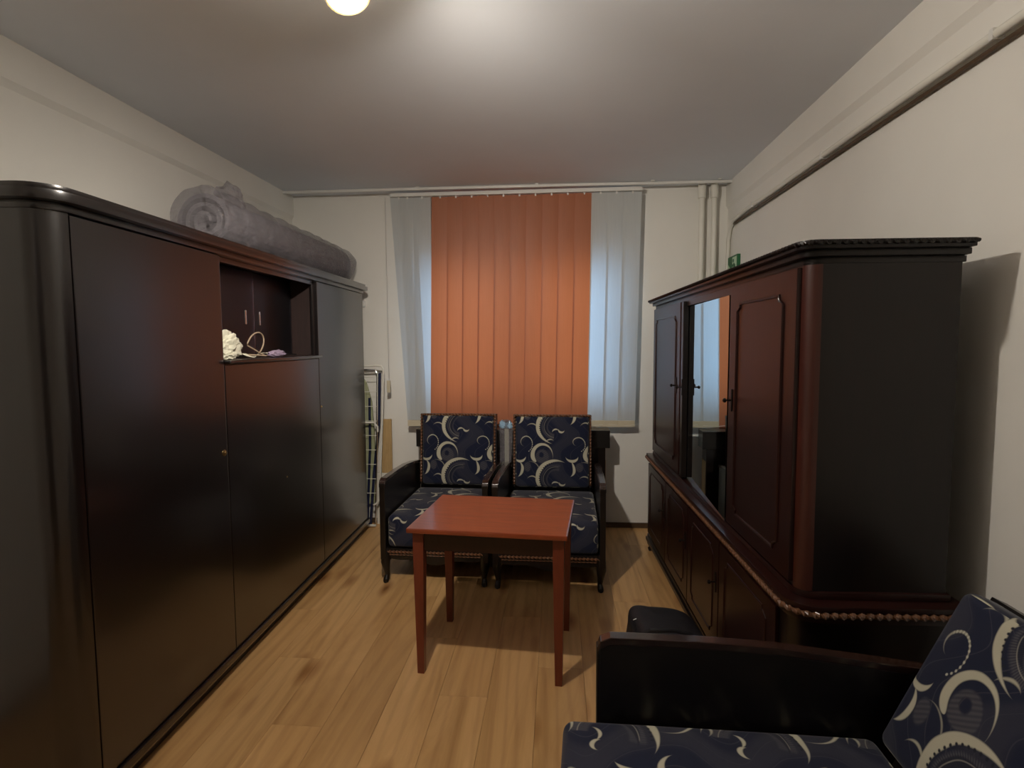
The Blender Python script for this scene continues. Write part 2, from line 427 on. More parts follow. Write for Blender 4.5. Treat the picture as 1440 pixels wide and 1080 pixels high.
# slightly thicker upper plaster bands on both side walls
for k, (xa, xb) in enumerate(((XL, XL + .016), (XR - .016, XR))):
    inner, outer = (xb, xa) if k == 0 else (xa, xb)
    struct(MB().prism([(outer, ZC), (inner, ZC), (inner, 2.352), (outer, 2.325)], 'y', YF, YB).obj('trim_%d' % (k + 1), 'wall', bevel=0))
struct(MB().box(XL + .001, XR - .001, YB - .014, YB, 0, .038).obj('baseboard_back', 'skirt', bevel=.003))
struct(MB().box(XL, XL + .014, YF, YB - .015, 0, .038).obj('baseboard_left', 'skirt', bevel=.003))
struct(MB().box(XR - .014, XR, YF, YB - .015, 0, .038).obj('baseboard_right', 'skirt', bevel=.003))
# window
win = bpy.data.objects.new('window_1', None); COL.objects.link(win); win.location = ((WX0 + WX1) / 2, YB + .15, WZ0); struct(win)
hw, hh = (WX1 - WX0) / 2, WZ1 - WZ0
MB().box(-hw, -hw + .06, 0, .07, 0, hh).box(hw - .06, hw, 0, .07, 0, hh).box(-hw + .06, hw - .06, 0, .07, 0, .06).box(-hw + .06, hw - .06, 0, .07, hh - .06, hh).obj('window_frame', 'pvc', win, bevel=.006)
for sx in (-1, 1):
    a, b_ = (-hw + .062, -.002) if sx < 0 else (.002, hw - .062)
    MB().box(a, a + .06, -.02, .05, .062, hh - .062).box(b_ - .06, b_, -.02, .05, .062, hh - .062).box(a + .06, b_ - .06, -.02, .05, .062, .122).box(a + .06, b_ - .06, -.02, .05, hh - .122, hh - .062).obj('window_sash', 'pvc', win, bevel=.005)
    MB().box(a + .06, b_ - .06, .012, .018, .122, hh - .122).obj('pane', 'glass', win)
MB().box(-hw, hw, -.149, -.021, 0, .02).obj('window_sill', 'pvc', win, bevel=.004)

# ------------------------------------------------------------------ vertical blind
BY = 4.085
vb = thing('vertical_blind', 'vertical slat blind over the window, orange middle with white slats on both sides', 'blind', (-.30, BY, 2.445))
MB().box(-.905, .895, -.022, .022, 0, .026).obj('head_rail', 'white_plastic', vb, bevel=.004)
def slat(xc, zlo, mat, rot, xlo=None, ztop=-.005):
    xlo = xc if xlo is None else xlo; W = .127; m = MB(); n = 6; nz = 8; vs = []; fs = []
    for j in range(nz + 1):
        t = j / nz; cx = xc + (xlo - xc) * t; zz = ztop + (zlo - ztop) * t
        for k in range(n + 1):
            s_ = (k / n - .5) * W; bow = .003 * (1 - (2 * k / n - 1) ** 2)
            vs.append((cx + s_ * math.cos(rot) + bow * math.sin(rot) * 0, s_ * math.sin(rot) - bow + .003 * math.sin(3 * t + xc * 9), zz))
    for j in range(nz):
        for k in range(n):
            q = j * (n + 1) + k; fs.append((q, q + 1, q + n + 2, q + n + 1))
    o = m.add(vs, fs).obj('slat', mat, vb, smooth=True)
    c_, s2 = math.cos(rot), math.sin(rot)
    wt = MB().box(-.06, .06, -.0025, .0025, -.045, 0)
    wt.obj('bottom_weight', 'cream' if mat == 'slat_white' else 'slat_orange', o, bevel=.001, xf=Matrix.Translation((xlo, -.009, zlo)) @ Matrix.Rotation(rot, 4, 'Z'))
    MB().box(-.006, .006, -.002, .002, -.012, .004).obj('hanger', 'white_plastic', o, xf=Matrix.Translation((xc, -.004, ztop + .002)))
X0 = .30
for xc, xl in ((-1.142, -1.045), (-1.078, -1.022), (-.972, -.985)): slat(xc + X0, .835 - 2.46, 'slat_white', .06, xl + X0)
for k in range(10): slat(-.838 + .1145 * k + X0, .80 - 2.46, 'slat_orange', .07, -.870 + .1145 * k + X0)
for k in range(3): slat(.308 + .112 * k + X0, .838 - 2.46, 'slat_white', .06, .284 + .108 * k + X0)
MB().tube([(-.944, -.01, 0), (-.944, -.01, -1.335)], .0015, 6).obj('cord', 'white_plastic', vb)
MB().box(-.957, -.931, -.02, 0, -1.42, -1.33).obj('cord_weight', 'cream', vb, bevel=.004)
MB().tube([(-.95 + X0 + .11 * k * 1, -.012, .812 - 2.46 - .012 * (k % 2)) for k in range(15)], .0012, 5).obj('bottom_chain', 'white_plastic', vb)

# curtain rail on the ceiling
cr = thing('curtain_rail', 'long thin white curtain rail under the ceiling in front of the window wall', 'curtain rail', (-.39, 4.03, 2.5))
MB().tube([(-1.60, 0, -.013), (-.5, 0, -.013), (.6, .0, -.015), (1.0, .02, -.013), (1.60, .03, -.012)], .011, 8, flat=.8).obj('rail', 'white_plastic', cr, smooth=True)
for xx in (-1.4, -.6, .25, 1.05, 1.5): MB().box(xx - .012, xx + .012, -.01, .014, -.006, 0).obj('bracket', 'white_plastic', cr)

# heating pipes in the corner
for nm, xx, lb in (('heating_pipe', 1.020, 'left one of two white vertical heating pipes in the far right corner'),
                   ('heating_pipe', 1.106, 'right one of two white vertical heating pipes, nearer the corner')):
    t = thing(nm, lb, 'pipe', (xx, 4.14, 0))
    MB().lathe([(.019, .0), (.019, 2.44)], n=16).obj('pipe', 'white_paint', t, smooth=True)
    MB().lathe([(.021, 2.395), (.027, 2.40), (.028, 2.44), (.026, 2.498)], n=16).obj('collar', 'white_paint', t, smooth=True)
# wiring conduit on right wall
wc = thing('wall_conduit', 'white conduit running along the upper right wall and down beside the corner', 'conduit', (XR, 1.6, 2.22))
pts = [(-.020, -2.45, 0)] + [(-.020, q, .003 * math.sin(q * 3)) for q in (-1.6, -.8, 0, .8, 1.6, 2.1)] + [(-.02, 2.38, -.01), (-.02, 2.46, -.05), (-.02, 2.50, -.13), (-.02, 2.505, -.5), (-.02, 2.505, -2.17)]
MB().tube(pts, .0135, 10).obj('conduit_tube', 'white_paint', wc, smooth=True)
MB().tube([(-.012, q, -.030 + .002 * math.sin(q * 2.2)) for q in (-2.45, -1.6, -.8, 0, .8, 1.6, 2.1, 2.4)], .0075, 8).obj('dark_cable', 'skirt', wc, smooth=True)
for q in (-1.9, -.9, .1, 1.1, 2.0): MB().box(-.034, 0, q - .008, q + .008, -.016, .016).obj('clip', 'white_plastic', wc, bevel=.004)

# exit sign on the right wall
sg = thing('exit_sign', 'small green running man exit sign on the right wall above the tall cabinet', 'sign', (XR, 4.01, 1.885))
MB().box(-.022, 0, -.125, .125, -.085, .085).obj('plate', 'green', sg, bevel=.003)
m = MB()
def quad(pl): m.prism([(a * .085, b_ * .085) for a, b_ in pl], 'x', -.0245, -.022)
# local y runs away from camera, so picture-left is +y
for pl in ([(-1.35, -.85), (-.35, -.85), (-.35, .85), (-1.35, .85)],):
    quad(pl)
for pl in ([(1.2, -.12), (.75, -.12), (.75, -.4), (.2, 0), (.75, .4), (.75, .12), (1.2, .12)],): quad(pl)
m.obj('pictogram_white', 'sign_white', sg)
m = MB()
def bar(a, b_, w_):
    a = Vector(a); b_ = Vector(b_); n = (b_ - a).normalized(); n = Vector((-n.y, n.x)) * w_
    m.prism([tuple((q) * .085) for q in (a + n, b_ + n, b_ - n, a - n)], 'x', -.0262, -.0245)
for a, b_, w_ in (((-.72, .35), (-.92, -.15), .13), ((-.92, -.15), (-.62, -.45), .09), ((-.62, -.45), (-.72, -.8), .08), ((-.92, -.15), (-1.1, -.5), .09), ((-1.1, -.5), (-1.3, -.6), .08),
                  ((-.72, .33), (-.45, .12), .06), ((-.45, .12), (-.38, .3), .05), ((-.74, .33), (-1.05, .2), .06), ((-1.05, .2), (-1.12, -.02), .05)): bar(a, b_, w_)
m.prism([(-.62 * .085 + .0125 * math.cos(k * PI / 6), .58 * .085 + .0125 * math.sin(k * PI / 6)) for k in range(12)], 'x', -.0262, -.0245)
m.obj('pictogram_man', 'green', sg)

# ------------------------------------------------------------------ ceiling lamp
cl = thing('ceiling_lamp', 'lit ceiling spotlight with a frosted cup shade', 'lamp', (-.62, 1.42, 2.5))
MB().lathe([(.055, -.022), (.06, -.012), (.06, 0)], n=24).obj('ceiling_rose', 'chrome', cl, smooth=True)
ax = Vector((.33, -.29, -.90)).normalized(); base = LAMP - Vector((-.62, 1.42, 2.5)) - ax * .055
MB().tube([(0, 0, -.02), (0, .01, -.06), tuple(base - ax * .02), tuple(base)], .007, 8).obj('arm', 'chrome', cl, smooth=True)
sh = MB().lathe([(.014, 0), (.036, .008), (.048, .035), (.056, .085), (.054, .085), (.046, .04), (.024, .012)], base, 24, ax).obj('cup_shade', 'shade', cl, smooth=True)
MB().lathe([(.0565, .079), (.0595, .082), (.0595, .090), (.0545, .090), (.0565, .079)], base, 24, ax, caps=False).obj('rim', 'brass', sh, smooth=True)
MB().lathe([(.014, .012), (.040, .045), (.045, .074), (.036, .085), (.014, .091)], base, 20, ax).obj('bulb', 'bulb', cl, smooth=True)
bulb_light.location = Vector((-.62, 1.42, 2.5)) + base + ax * .105
fill_spot.location = bulb_light.location + Vector((.004, .004, 0))
fill_spot.rotation_euler = Vector((-.12, .80, -.16)).to_track_quat('-Z', 'Y').to_euler()

# ------------------------------------------------------------------ left wardrobe
WA = .0234
wd = thing('wardrobe', 'long dark walnut wardrobe along the left wall with a glazed niche', 'wardrobe', (-1.40, 4.0, 0), WA)
L = 2.60; DP = .575; ZT = 1.750; Rr = .075
def outline(ov, r, n=8):            # plan outline with rounded near front corner, ov = overhang
    p_ = [(-DP, ov), (ov, ov)]
    cx, cy = ov - r, -L - ov + r
    for k in range(n + 1):
        a = -PI / 2 * k / n
        p_.append((cx + r * math.cos(a), cy + r * math.sin(a)))
    p_.append((-DP, -L - ov)); return p_
Yd = lambda Y: Y - 4.0
NY0, NY1, NZ0, NZ1 = Yd(2.20), Yd(3.17), 1.325, ZT - .0
# carcass: near block (with rounded corner), far block, lower middle, niche shell
body = MB()
p_ = [(-DP, NY0 - .02), (-.022, NY0 - .02)]
p_ += [(-.022, -L + Rr), (-.002, -L + Rr)]; cx, cy = -.002 - Rr, -L + Rr
for k in range(9):
    a = -PI / 2 * k / 8; p_.append((cx + Rr * math.cos(a), cy + Rr * math.sin(a)))
p_.append((-DP, -L))
body.prism(p_, 'z', .09, ZT)
body.box(-DP, -.022, NY1 + .02, 0, .09, ZT).box(-DP, -.022, NY0 - .02, NY1 + .02, .09, NZ0 - .02)
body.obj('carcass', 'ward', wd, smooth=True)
nc = MB().box(-DP, -DP + .01, NY0 - .02, NY1 + .02, NZ0 - .02, ZT).box(-.50, -.022, NY0 - .02, NY0 - .004, NZ0 - .02, ZT).box(-.50, -.022, NY1 + .004, NY1 + .02, NZ0 - .02, ZT).box(-.50, -.022, NY0, NY1, NZ0 - .02, NZ0)
nc.obj('niche_lining', 'ward_in', wd)
MB().prism([(-DP, -.025), (-.03, -.025), (-.03, -L + .12)] + [(-.03 - .07 * (1 - math.cos(a)), -L + .12 - .07 * math.sin(a)) for a in (.4, .8, 1.2, PI / 2)] + [(-DP, -L + .05)], 'z', 0, .06).obj('plinth', 'ward', wd)
MB().prism(outline(.012, Rr + .02), 'z', .06, .092).obj('base_moulding', 'ward', wd, bevel=.008)
cn = MB().prism(outline(.006, Rr + .01), 'z', ZT, ZT + .022).prism(outline(.030, Rr + .03), 'z', ZT + .0225, ZT + .05).prism(outline(.018, Rr + .02), 'z', ZT + .0505, ZT + .066)
cn.obj('cornice', 'ward', wd, bevel=.006, smooth=True)
# doors
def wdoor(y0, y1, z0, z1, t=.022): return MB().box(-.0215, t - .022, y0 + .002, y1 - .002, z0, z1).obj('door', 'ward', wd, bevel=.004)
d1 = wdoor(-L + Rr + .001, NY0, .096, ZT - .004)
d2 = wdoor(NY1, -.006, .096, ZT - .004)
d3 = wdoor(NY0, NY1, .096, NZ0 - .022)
MB().rbox((.004, (NY0 + NY1) / 2, NZ0 - .010), (.045, NY1 - NY0 - .006, .016), .006, 2).obj('niche_ledge', 'ward', wd, smooth=True)
for dd, yy in ((d1, NY0 - .028),):
    MB().lathe([(.013, 0), (.013, .003), (.006, .005), (.005, .010)], (0, yy, .945), 14, Vector((1, 0, 0))).obj('keyhole', 'brass', dd, smooth=True)
MB().lathe([(.005, 0), (.004, .003)], (0, Yd(2.72), .714), 8, Vector((1, 0, 0))).obj('lock_pin', 'brass', d3, smooth=True)
MB().lathe([(.006, 0), (.005, .004)], (0, NY1 + .02, 1.02), 8, Vector((1, 0, 0))).obj('lock_pin', 'brass', d2, smooth=True)
# sliding glass doors inside niche
for y0, y1, xx, yp in ((NY0 + .003, NY0 + .53, -.143, NY0 + .44), (NY0 + .46, NY1 - .003, -.155, NY0 + .60)):
    g = MB().box(xx - .002, xx + .002, y0, y1, NZ0 + .004, ZT - .006).obj('glass_door', 'niche_glass', wd)
    MB().rbox((xx + .003, yp, 1.52), (.004, .014, .07), .0019, 2).obj('finger_pull', 'chrome', g, smooth=True)
MB().box(-.168, -.131, NY0 + .001, NY1 - .001, NZ0, NZ0 + .008).obj('glass_track', 'ward', wd)
MB().box(-.035, -.023, NY0 + .001, NY1 - .001, ZT - .022, ZT - .001).box(-.035, -.023, NY1 - .018, NY1 - .001, NZ0, ZT - .022).obj('niche_frame', 'ward', wd, bevel=.002)

# things on the niche ledge
def W(lx, ly, lz): return Matrix.Translation((-1.40, 4.0, 0)) @ Matrix.Rotation(WA, 4, 'Z') @ Vector((lx, ly, lz))
def lump(c, s3, name, mat, amp=.25, fr=3, seed=0, parent=None, sub=3, flat=True, lo=None):
    bm = bmesh.new(); bmesh.ops.create_icosphere(bm, subdivisions=sub, radius=1)
    for v_ in bm.verts:
        n_ = noise.noise(v_.co * fr + Vector((seed, 0, 0))) + .5 * noise.noise(v_.co * fr * 2.3 + Vector((0, seed, 0)))
        q = v_.co * (1 + amp * n_); v_.co = Vector((q.x * s3[0], q.y * s3[1], q.z * s3[2]))
    zb = min(v_.co.z for v_ in bm.verts) * .75
    for v_ in bm.verts:
        if v_.co.z < zb: v_.co.z = zb
    for v_ in bm.verts: v_.co.z -= zb
    me = bpy.data.meshes.new(name); bm.to_mesh(me); bm.free()
    for f in me.polygons: f.use_smooth = not flat
    me.materials.append(M[mat]); o = bpy.data.objects.new(name, me); COL.objects.link(o); o.location = c
    if parent: o.parent = parent
    return o
lx = -.088
tag(lump(W(lx, NY0 + .165, NZ0), (.027, .105, .058), 'plastic_bag', 'bag_white', .5, 2.6, 3, sub=4), 'crumpled off-white plastic bag in the niche of the wardrobe', 'bag')
tag(lump(W(-.022, NY0 + .065, NZ0), (.016, .055, .019), 'tissue', 'bag_white', .5, 3.5, 8), 'small crumpled white tissue at the left front of the niche ledge', 'tissue')
vs = []; ns = 12
for a in range(ns + 1):
    for b_ in range(4): vs.append((-.105 + .014 * b_ + .01 * math.sin(a * .7), NY0 + .28 + .26 * a / ns, NZ0 + .012 + .010 * math.sin(a * .6 + b_)))
fs = [(a * 4 + b_, a * 4 + b_ + 1, a * 4 + b_ + 5, a * 4 + b_ + 4) for a in range(ns) for b_ in range(3)]
t = tag(MB().add([W(*q) for q in vs], fs).obj('paper_strip', 'bag_white', smooth=True), 'narrow white paper strip lying along the niche shelf', 'paper')
mod = t.modifiers.new('s', 'SOLIDIFY'); mod.thickness = .002
tag(lump(W(-.022, NY0 + .50, NZ0), (.020, .075, .018), 'folded_cloth', 'lilac', .4, 3, 11), 'small lilac cloth lying in the wardrobe niche', 'cloth')
c0 = (lx + .01, NY0 + .30, NZ0 + .008); pts = []
for k in range(40):
    a = -2.2 + k / 39 * 5.4
    pts.append(W(-.075, NY0 + .40 + .075 * math.cos(a) * 1.0 + .03 * math.sin(a), NZ0 + .062 + .058 * math.sin(a)))
pts = [W(-.06, NY0 + .46, NZ0 + .005)] + pts[::-1] + [W(-.05, NY0 + .48, NZ0 + .005)]
tag(MB().tube(pts, .0035, 8).obj('cord_loop', 'cord', smooth=True), 'beige looped cord standing up from the niche ledge', 'cord')

# rolled mattress on top
zt = ZT + .066
mt = thing('rolled_mattress', 'rolled mattress wrapped in clear plastic on top of the dark wardrobe', 'mattress', (-1.585, 3.22, zt))
mb = MB(); prof = []; nt_ = 70; Lr = 1.50
for k in range(nt_ + 1):
    a = k / nt_ * 2 * PI * 2.6; r = .018 + .100 * k / nt_
    prof.append((r * math.cos(a), .130 + r * math.sin(a)))
vs = []; th = .018
for yy in (-Lr / 2, Lr / 2):
    for (a, b_) in prof: vs.append((a, yy, b_))
    for (a, b_) in prof:
        q = Vector((a, b_ - .130)); q = q * (1 + th / max(q.length, .03)); vs.append((q.x, yy, q.y + .130))
n = nt_ + 1; fs = []
for k in range(nt_):
    fs += [(k, k + 1, 2 * n + k + 1, 2 * n + k), (n + k, 3 * n + k, 3 * n + k + 1, n + k + 1), (k, n + k, n + k + 1, k + 1), (2 * n + k, 2 * n + k + 1, 3 * n + k + 1, 3 * n + k)]
mb.add(vs, fs).obj('roll', 'foam', mt)
vs = []; fs = []; na, nl = 40, 44
for j in range(nl + 1):
    t_ = j / nl; yy = -Lr / 2 - .05 + (Lr + .10) * t_
    e = min(1, min(t_, 1 - t_) * 12 + .62); e = e if e < 1 else 1
    for k in range(na):
        a = 2 * PI * k / na; rr = (.140 + .006 * math.sin(yy * 40 + 2 * math.sin(a * 2)) + .010 * noise.noise(Vector((math.cos(a) * 2, math.sin(a) * 2, yy * 5)))) * (.9 + .1 * e if e < 1 else 1)
        zz = .138 + rr * math.sin(a) * (1.0 - .12 * max(0, math.sin(a)) * t_)
        vs.append((rr * math.cos(a) * 1.0, yy, max(.002, zz)))
for j in range(nl):
    for k in range(na): fs.append((j * na + k, j * na + (k + 1) % na, (j + 1) * na + (k + 1) % na, (j + 1) * na + k))
fs += [tuple(range(na))[::-1], tuple(range(nl * na, (nl + 1) * na))]
MB().add(vs, fs).obj('plastic_wrap', 'film', mt, smooth=True)
ear = lump((.03, -.60, .20), (.05, .085, .07), 'plastic_fold', 'film', .35, 2.2, 5, mt, sub=4, flat=False)

# ------------------------------------------------------------------ behind wardrobe: drying rack, ironing board, boards
dr = thing('drying_rack', 'folded white metal drying rack standing behind the far end of the wardrobe', 'drying rack', (-1.42, 4.075, 0))
def P(x_, z_, y_=0): return (x_ + 1.42, y_, z_)
fr = [P(-1.62, 1.215), P(-1.34, 1.225), P(-1.30, 1.222), P(-1.285, 1.205), P(-1.283, 1.17), P(-1.305, .75), P(-1.325, .40), P(-1.335, .22), P(-1.35, .19), P(-1.38, .17)]
MB().tube(fr, .008, 10).obj('outer_frame', 'white_paint', dr, smooth=True)
MB().tube([P(-1.62, 1.19, .018), P(-1.35, 1.195, .018), P(-1.335, 1.16, .018), P(-1.36, .40, .018), P(-1.375, 0.006, .018)], .007, 8).obj('inner_frame', 'chrome', dr, smooth=True)
MB().tube([P(-1.62, .80, -.005), P(-1.36, .80, -.005), P(-1.335, .77, -.005), P(-1.335, .73, -.005)], .007, 8).obj('cross_bar', 'white_paint', dr, smooth=True)
for k in range(9): MB().tube([P(-1.60, 1.14 - k * .11, .010), P(-1.34 - .003 * k, 1.14 - k * .11, .010)], .0022, 6).obj('wire', 'white_paint', dr, smooth=True)
MB().tube([P(-1.36, .02, -.02), P(-1.62, .02, -.02)], .009, 8).obj('foot_bar', 'white_paint', dr, smooth=True)
ib = thing('ironing_board', 'narrow ironing board with green checked cover and navy legs, behind the wardrobe end', 'ironing board', (-1.47, 4.150, 0))
hh2 = [(-.09, .16), (.075, .16), (.085, .3), (.085, .7), (.07, .95), (.03, 1.10), (-.03, 1.17), (-.09, 1.18)]
MB().prism(hh2, 'y', -.012, .012).obj('board', 'cover', ib, bevel=.006)
MB().tube([(.145, -.028, 1.17), (.130, -.028, .80), (.085, -.028, .42), (.045, -.028, .0115)], .011, 10).obj('leg', 'navy_tube', ib, smooth=True)
MB().tube([(.06, -.026, .98), (.055, -.026, .60), (.02, -.026, .0115)], .010, 10).obj('leg', 'navy_tube', ib, smooth=True)
MB().tube([(-.06, -.028, .0115), (.055, -.028, .0115)], .0115, 10).obj('foot', 'navy_tube', ib, smooth=True)
wbx = tag(MB().box(-1.335, -1.255, 4.150, 4.168, .401, .815).obj('wooden_board', 'board', bevel=.002), 'narrow light wooden board propped on the white board by the drying rack', 'board')
wpn = tag(MB().box(-1.38, -1.235, 4.148, 4.170, .001, .40).box(-1.38, -1.235, 4.143, 4.1481, .12, .13).obj('white_panel', 'white_paint', bevel=.003), 'low white board on the floor behind the left armchair', 'board')
tag(MB().box(-1.475, -1.445, 4.165, 4.19, 1.665, 1.715).obj('wall_hook', 'white_plastic', bevel=.006), 'tiny pale wall bracket above the drying rack', 'bracket')

# ------------------------------------------------------------------ chest behind armchairs
ch = thing('low_chest', 'low dark wooden chest with a thick overhanging top behind the two armchairs', 'chest', (-.315, 4.035, 0))
MB().box(-.69, .685, -.115, .02, .650, .775).obj('lid', 'chair_wood', ch, bevel=.004)
MB().box(-.665, .655, -.10, .018, .0, .649).obj('body', 'cab_dark', ch, bevel=.004)
MB().box(.14, .50, -.106, -.100, .12, .60).obj('front_panel', 'board', ch, bevel=.002)
MB().box(-.50, .10, -.106, -.100, .12, .60).obj('front_panel', 'cab_dark', ch, bevel=.002)
MB().box(.6552, .658, -.09, .01, .30, .56).obj('side_panel', 'board', ch)

# plastic wrapped bundle between the chairs on top / in front of chest
pb = thing('wrapped_bundle', 'bluish plastic wrapped bundle on the chest in the gap between the armchairs', 'bundle', (-.357, 3.903, .0))
MB().box(-.010, .020, .003, .008, .30, .815).obj('white_strip', 'bag_white', pb, bevel=.003)
vs = []; fs = []; na = 24; lv = [(.32, .036), (.42, .040), (.55, .039), (.70, .041), (.78, .043), (.82, .042), (.845, .03), (.85, .01)]
for zz, r in lv:
    for k in range(na):
        a = 2 * PI * k / na; w_ = 1 + .14 * math.sin(5 * a + zz * 9)
        vs.append((r * w_ * math.cos(a), .003 + .008 * math.sin(a) * w_, zz))
for j in range(len(lv) - 1):
    for k in range(na): fs.append((j * na + k, j * na + (k + 1) % na, (j + 1) * na + (k + 1) % na, (j + 1) * na + k))
fs += [tuple(range(na))[::-1], tuple(range((len(lv) - 1) * na, len(lv) * na))]
MB().add(vs, fs).obj('plastic_sleeve', 'film', pb, smooth=True)
for sx in (-1, 1): lump((sx * .022, .003, .785), (.024, .010, .032), 'plastic_tuft', 'film_blue', .35, 2.5, 4 + sx, pb, flat=False)

# ------------------------------------------------------------------ armchairs
def rope_o(a, b_, r, par): return MB().rope(a, b_, r).obj('rope_carving', 'rope_wood', par, smooth=True)
def make_chair(label, loc, rz, W_=.632, D=.80, tilt=.10, blen=.52, seat_off=0, group=None, ztop=.392, carved=True):
    t = thing('armchair', label, 'armchair', loc, rz, group)
    hw = W_ / 2; ai = hw - .032
    # seat frame
    MB().box(-ai, ai, .018, .05, .155, .20).obj('front_rail', 'chair_wood', t, bevel=.004)
    rope_o((-hw + .01, .012, .182), (hw - .01, .012, .182), .0095, t)
    rope_o((-hw + .01, .017, .163), (hw - .01, .017, .163), .0045, t)
    prof = [(-ai, .155)]
    for k in range(33):
        u_ = k / 32 * 2 - 1; prof.append((u_ * ai, .142 - .030 * math.cos(u_ * PI / 2) ** 2 - .008 * math.cos(u_ * PI * 2.5)))
    prof.append((ai, .155))
    MB().prism(prof[::-1], 'y', .022, .040).obj('apron', 'chair_wood', t, bevel=.002)
    for sx in (-1, 1):
        MB().box(sx * ai - .012, sx * ai + .012, .05, D - .04, .12, .20).obj('side_rail', 'chair_wood', t)
        # cabriole front leg
        px = sx * (hw - .028)
        pts = [(px, .035, .20), (px + sx * .004, .028, .16), (px + sx * .006, .018, .12), (px + sx * .002, .022, .075), (px - sx * .002, .024, .040), (px + sx * .001, .012, .018), (px + sx * .002, .002, .008), (px + sx * .002, -.006, .0105)]
        MB().tube(pts, [.026, .028, .027, .019, .0145, .017, .016, .010], 12).obj('leg', 'chair_wood', t, smooth=True)
        MB().tube([(sx * (hw - .05), D - .05, .20), (sx * (hw - .05), D - .04, .10), (sx * (hw - .05), D - .02, .012)], [.022, .019, .015], 10).obj('leg', 'chair_wood', t, smooth=True)
        # arm panel
        pr = [(.0, .12), (.0, .575), (.03, .592), (.25, .592), (.45, .585), (.62, .568), (D - .03, .545), (D - .03, .12)]
        xa, xb = sx * (hw - .030), sx * (hw - .004)
        ap = MB().prism(pr, 'x', min(xa, xb), max(xa, xb)).obj('arm_panel', 'chair_wood', t, bevel=.004)
        xm = (xa + xb) / 2
        rp = [(-.004, .580), (.004, .600), (.03, .612), (.25, .612), (.45, .605), (.62, .588), (D - .03, .565)]
        MB().prism(rp + [(q, h_ - .019) for q, h_ in rp[::-1]], 'x', xm - .018, xm + .018).obj('arm_rim', 'rim', t, bevel=.006)
        MB().box(xm - .016, xm + .016, -.006, .004, .14, .585).obj('arm_stile', 'chair_wood', t, bevel=.004)
    # seat cushion
    cw = 2 * ai - .012; cy0 = .012 + seat_off; cy1 = .69; zt_ = ztop
    def uv1(co, n_):
        if abs(n_.x) > .7: return (co.y * 1.0 + .1, co.z)
        if n_.y < -.6: return (co.x + .03, cy0 + (co.z - zt_) + .12)
        return (co.x + .03, co.y + .12)
    MB().rbox((0, (cy0 + cy1) / 2, (zt_ + .203) / 2), (cw, cy1 - cy0, zt_ - .203), .028, 8, .014, .010).obj('seat_cushion', 'fabric', t, smooth=True, uvf=uv1, merge=True)
    # reclined back: cushion, frame, rope carving
    piv = Matrix.Translation((0, .655, .385)) @ Matrix.Rotation(-tilt, 4, 'X')
    bw = 2 * ai - .040
    def uv2(co, n_):
        if abs(n_.x) > .7: return (co.y + .5, co.z)
        if abs(n_.z) > .7: return (co.x, .6 + co.y)
        return (co.x + .14, co.z + .05)
    MB().rbox((0, .06, blen / 2 + .01), (bw - .03, .10, blen - .035), .026, 8, 0, .016).obj('back_cushion', 'fabric', t, smooth=True, uvf=uv2, xf=piv, merge=True)
    if not carved: bw -= .04
    f_ = MB().box(-bw / 2, bw / 2, .075, .115, -.15, blen)
    if carved: f_.box(-bw / 2, -bw / 2 + .014, .02, .0749, .03, blen).box(bw / 2 - .014, bw / 2, .02, .0749, .03, blen).box(-bw / 2 + .014, bw / 2 - .014, .02, .0749, blen - .012, blen)
    f_.obj('back_frame', 'chair_wood', t, bevel=.003, xf=piv)
    if carved:
     for a, b_ in (((-bw / 2 + .007, .016, .05), (-bw / 2 + .007, .016, blen - .006)), ((bw / 2 - .007, .016, .05), (bw / 2 - .007, .016, blen - .006)), ((-bw / 2 + .007, .016, blen - .006), (bw / 2 - .007, .016, blen - .006))):
        MB().rope(a, b_, .0085).obj('rope_carving', 'rope_wood', t, smooth=True, xf=piv)
    MB().box(-hw + .04, hw - .04, D - .04, D - .01, .14, .50).obj('rear_panel', 'chair_wood', t, bevel=.003)
    return t
M['rim'] = wood('polished_arm_rim', (.018, .008, .006), (.036, .015, .010), (4, 4, 4), .25, .6, .1)
def yaw(a): return a
c1 = make_chair('left one of the two swirl-patterned armchairs under the window', (-.703, 3.10, 0), -.028)
c2 = copy_tree(c1); c2.location = (-.046, 3.065, 0); c2.rotation_euler = (0, 0, -.02)
c2['label'] = 'right one of the two swirl-patterned armchairs under the window, nearer the cabinet'
c3 = make_chair('navy swirl-patterned armchair in the bottom right foreground facing left', (.105, 1.155, 0), -PI / 2 - .02, D=.87, tilt=.44, blen=.47, seat_off=-.105, W_=.64, carved=False)

# ------------------------------------------------------------------ table
tb = thing('side_table', 'small red-brown wooden table with four tapered legs in front of the armchairs', 'table', (-.262, 2.445, 0), -.085)
MB().box(-.333, .327, -.265, .262, .612, .632).obj('tabletop', 'table', tb, bevel=.006)
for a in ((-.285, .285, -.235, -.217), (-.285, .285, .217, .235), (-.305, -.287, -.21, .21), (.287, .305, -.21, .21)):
    MB().box(*a, .535, .6119).obj('apron', 'cab', tb, bevel=.002)  # darker wood than top and legs, standing in for shade under the overhang
for sx in (-1, 1):
    for sy in (-1, 1):
        cx, cy = sx * .290, sy * .222; m = MB(); vs = []
        for zz, h_ in ((.6118, .0225), (.535, .0225), (0, .0145)):
            ox = cx + sx * (.0225 - h_) * .0; oy = cy
            vs += [(ox - h_, oy - h_, zz), (ox + h_, oy - h_, zz), (ox + h_, oy + h_, zz), (ox - h_, oy + h_, zz)]
        fs = [(0, 1, 2, 3), (11, 10, 9, 8)] + [(r * 4 + k, r * 4 + (k + 1) % 4, r * 4 + 4 + (k + 1) % 4, r * 4 + 4 + k) for r in (0, 1) for k in range(4)]
        m.add(vs, fs).obj('leg', 'table_leg', tb, bevel=.002)

